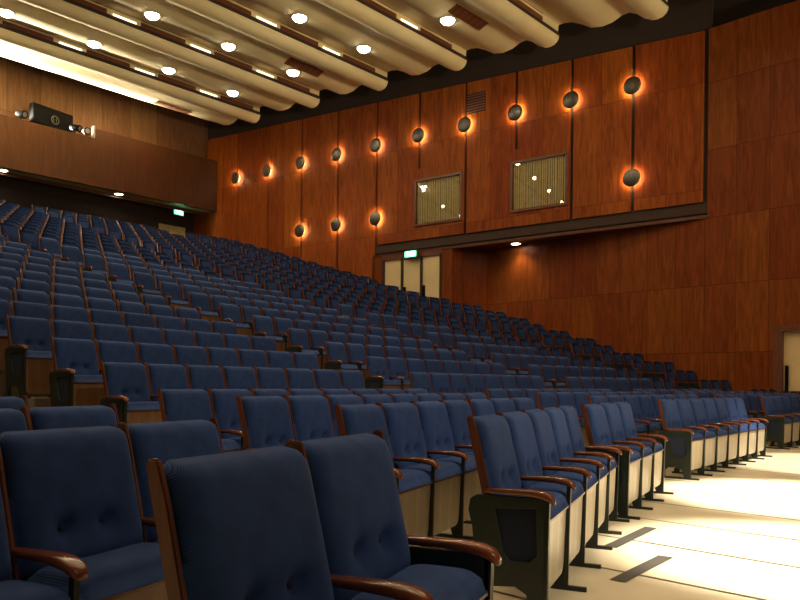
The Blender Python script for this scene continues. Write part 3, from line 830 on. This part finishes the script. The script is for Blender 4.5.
for k in range(4, -4, -1):
    t = 1.4+PER*k+1.57
    for j in range(0, 9):
        u = 3.20-.15*k+2.82*j
        p = Vector(Cp(t, u, 12.6)); x, y = proj(p.x, p.y, p.z)
        inv = -12 < x < 812 and -8 < y < 600 and p.y > 1
        lab = 'round lamp, %s from the side wall on the %s wave from the back' % (ORD[j], ORD[4-k])
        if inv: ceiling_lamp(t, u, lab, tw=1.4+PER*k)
        else: light('SPOT', 'ceiling_lamp_light', p-Vector((0, 0, .3)), 125, (1, .80, .52), spot_size=math.radians(165), spot_blend=.8, shadow_soft_size=.10)
for t, u, lab in ((1.4+PER*1+1.1, 2.75, 'near the upper centre of the photo'), (1.4+PER*3+1.1, 2.75, 'left of the fourth lobe'), (1.4+PER*5+1.6, 2.9, 'above the gallery near the back')):
    z = ceil_at(t); 
    mb = MB(); q0 = []
    for du in (0, 1.6):
        for dt in (-.16, .16): q0.append(Vector(Cp(t+dt, u-.9+du, ceil_at(t+dt)-.012)))
    q1 = [v-Vector((0, 0, .03)) for v in q0]
    mb.add(q0+q1, [(0, 1, 3, 2), (4, 6, 7, 5), (0, 4, 5, 1), (2, 3, 7, 6), (0, 2, 6, 4), (1, 5, 7, 3)], 'darkwood')
    for i in range(6):
        a_ = q1[0].lerp(q1[2], (i+.5)/6); b_ = q1[1].lerp(q1[3], (i+.5)/6)
        mb.tube([a_, b_], .012, 'dark', 5)
    mb.build('ceiling_vent', label='dark slatted vent in the wavy ceiling '+lab, cat='ceiling vent')
# strip lamps washing the last wave above the gallery
for j in range(3):
    u = 5.6+3.3*j
    p = Bp(23.0, u, 11.75)
    a = light('AREA', 'cove_strip_light', p, 620, (1, .90, .68), shape='RECTANGLE', size=3.2, size_y=.15)
    aim(a, Bp(20.6, u, 13.0)); a.data.spread = math.radians(75)

# downlights: gallery soffit and side soffit
def downlight(loc, lab, power, grp, r_=.17, cone=120):
    r = empty('downlight', loc, label=lab, cat='downlight', group=grp)
    mb = MB(); mb.lathe([(r_+.05, .01), (r_+.05, -.015), (r_, -.02), (r_, 0)], 'palegrey', n=20); mb.build('trim_ring', parent=r)
    mb = MB(); mb.lathe([(r_, -.003), (r_*.9, -.014), (.01, -.02)], 'lampglow', n=20); mb.build('lens', parent=r)
    if power:
        l = light('SPOT', 'downlight_lamp', (0, 0, -.06), power, (1, .74, .42), spot_size=math.radians(cone), spot_blend=.8, shadow_soft_size=.1); l.parent = r
downlight((4.22, 26.5, 6.34), 'bright downlight in the side soffit right of the three cream doors', 90, None)
for u, lab in ((4.6, 'right downlight under the gallery parapet at the back'), (9.35, 'left downlight under the gallery parapet at the back')):
    z = 9.53; downlight(Bp(23.1, u, z-.03), lab, 8, None)

# ---------------------------------------------------------------- wall lamps
def sconce(t, z, lab):
    p = Wp(t, 0, z)
    ang = math.atan2(WN.y, WN.x)+PI/2
    r = empty('wall_lamp', p, ang, label=lab, cat='wall lamp', group='round steel wall lamps with glowing rims')
    # local -Y points into the hall
    A = Matrix.Rotation(PI/2, 4, 'X')
    mb = MB(); mb.lathe([(.285, .10), (.29, .115), (.27, .135), (.20, .155), (.06, .17), (.01, .172)], 'steel', A, 28); 
    mb.build('disc', parent=r)
    mb = MB(); mb.lathe([(.05, .0), (.05, .10)], 'grey', A, 12); mb.lathe([(.12, .0), (.12, .02)], 'grey', A, 16); mb.build('stem', parent=r)
    mb = MB(); mb.add(*torus(.22, .022, 24, 8), 'warmglow', smooth=True)
    o = mb.build('ring_bulb', parent=r); o.rotation_euler = (PI/2, 0, 0); o.location = (0, -.06, 0)
    for k in range(1):
        l = light('AREA', 'wall_lamp_light', (0, -.095, 0), 190, (1, .80, .56), shape='DISK', size=.56); l.rotation_euler = (-PI/2, 0, 0); l.parent = r
def torus(R, r, n, m_):
    vs = [((R+r*math.cos(2*PI*j/m_))*math.cos(2*PI*i/n), (R+r*math.cos(2*PI*j/m_))*math.sin(2*PI*i/n), r*math.sin(2*PI*j/m_)) for i in range(n) for j in range(m_)]
    fs = [(i*m_+j, ((i+1) % n)*m_+j, ((i+1) % n)*m_+(j+1) % m_, i*m_+(j+1) % m_) for i in range(n) for j in range(m_)]
    return vs, fs
for k in range(1, 11):
    sconce(T0+BAY*k, 10.87, 'round steel wall lamp, %s from the right in the upper row' % ORD[k-1])
for n_, k in enumerate((1, 6, 7, 8)):
    sconce(T0+BAY*k, 7.88, 'round steel wall lamp, %s from the right in the lower row' % ORD[n_])

# ventilation grille high on the side wall
mb = MB(); t = T0+BAY*3+1.28
for i in range(7):
    z = 11.3+.1*i; mb.slab(Wp(t, .02), Wp(t+.75, .02), z, z+.05, z, z+.05, WN, .02, 'darkwood')
mb.slab(Wp(t-.03, .005), Wp(t+.78, .005), 11.26, 12.0, 11.26, 12.0, WN, .01, 'dark')
mb.build('wall_grille', label='dark slatted ventilation grille high on the panelled side wall', cat='grille')

# exit signs
def exit_sign(loc, ang, w_, h_, lab):
    r = empty('exit_sign', loc, ang, label=lab, cat='exit sign', group=None)
    mb = MB(); mb.box((0, 0, 0), (w_+.06, .10, h_+.06), 'grey'); mb.build('housing', parent=r)
    mb = MB(); mb.box((0, -.055, 0), (w_, .012, h_), 'exitglow'); mb.build('lit_face', parent=r)
    # white door panel and running figure
    mb = MB(); mb.box((w_*.22, -.064, 0), (w_*.36, .006, h_*.78), 'exitwhite')
    fg = [((-.22, .28), (-.16, .04)), ((-.16, .04), (-.05, -.22)), ((-.16, .04), (-.28, -.26)), ((-.20, .18), (-.06, .10)), ((-.20, .18), (-.32, .06))]
    for a_, b_ in fg: mb.tube([(a_[0]*w_, -.066, a_[1]*h_), (b_[0]*w_, -.066, b_[1]*h_)], .012, 'exitwhite', 6)
    mb.tube([(-.20*w_, -.06, .36*h_), (-.20*w_, -.075, .36*h_)], .02, 'exitwhite', 8)
    mb.build('pictogram', parent=r)
    l = light('AREA', 'exit_sign_light', (0, -.09, 0), 2.5, (.3, 1, .6), shape='RECTANGLE', size=w_, size_y=h_); l.rotation_euler = (PI/2, 0, 0); l.parent = r
wa = math.atan2(WN.y, WN.x)+PI/2
exit_sign(Wp(10.93, .16, 6.24), wa, .52, .21, 'green lit exit sign above the three cream doors')
p = Bp(23.6, 1.35, 9.4)
exit_sign(p, math.atan2(-WD.y, -WD.x)+PI/2, .52, .36, 'white green exit sign at the back corner below the gallery')

# gallery equipment
gp = 22.5
r = empty('loudspeaker', Bp(gp+.42, 7.60, 11.56), math.atan2(-WD.y, -WD.x)+PI/2+.06, label='wide black loudspeaker with a grey round emblem on the gallery parapet', cat='loudspeaker')
mb = MB(); mb.box((0, .0, .42), (1.75, .3, .78), 'black'); mb.build('cabinet', parent=r, bevel=.02)
mb = MB(); mb.add(*[[(v[0]*1.0, v[1], v[2]) for v in torus(.16, .018, 24, 6)[0]], torus(.16, .018, 24, 6)[1]], 'grey', smooth=True)
o = mb.build('emblem', parent=r); o.rotation_euler = (PI/2, 0, 0); o.location = (.05, -.17, .36)
mb = MB(); mb.tube([(-.02, -.17, .28), (-.02, -.17, .46)], .014, 'grey', 6); mb.tube([(.1, -.17, .28), (.1, -.17, .46)], .014, 'grey', 6); mb.build('emblem_letters', parent=r)
def stage_lamp(u, z, yaw, lit, lab):
    r = empty('stage_lamp', Bp(gp+.05, u, 11.52), math.atan2(-WD.y, -WD.x)+PI/2+yaw, label=lab, cat='stage lamp')
    mb = MB(); A = Matrix.Translation((0, .12, z)) @ Matrix.Rotation(PI/2+.25, 4, 'X')
    mb.lathe([(.06, -.20), (.12, -.15), (.13, .10), (.15, .24)], 'black', A, 16); mb.build('housing', parent=r)
    mb = MB(); mb.tube([(-.17, .12, z+.0), (-.17, .12, z-.14), (0, .12, z-.17), (.17, .12, z-.14), (.17, .12, z)], .014, 'black', 6); mb.tube([(0, .12, 0), (0, .12, z-.17)], .03, 'black', 8); mb.build('yoke', parent=r)
    mb = MB(); mb.lathe([(.12, .235), (.05, .25), (.01, .252)], 'grey' if not lit else 'palegrey', A, 16); mb.build('lens', parent=r)
stage_lamp(6.75, .27, .5, False, 'small black stage lamp right beside the gallery loudspeaker')
stage_lamp(6.35, .25, -.3, True, 'small black stage lamp with pale lens near the parapet step')
stage_lamp(8.9, .25, .2, False, 'small black stage lamp left of the gallery loudspeaker')
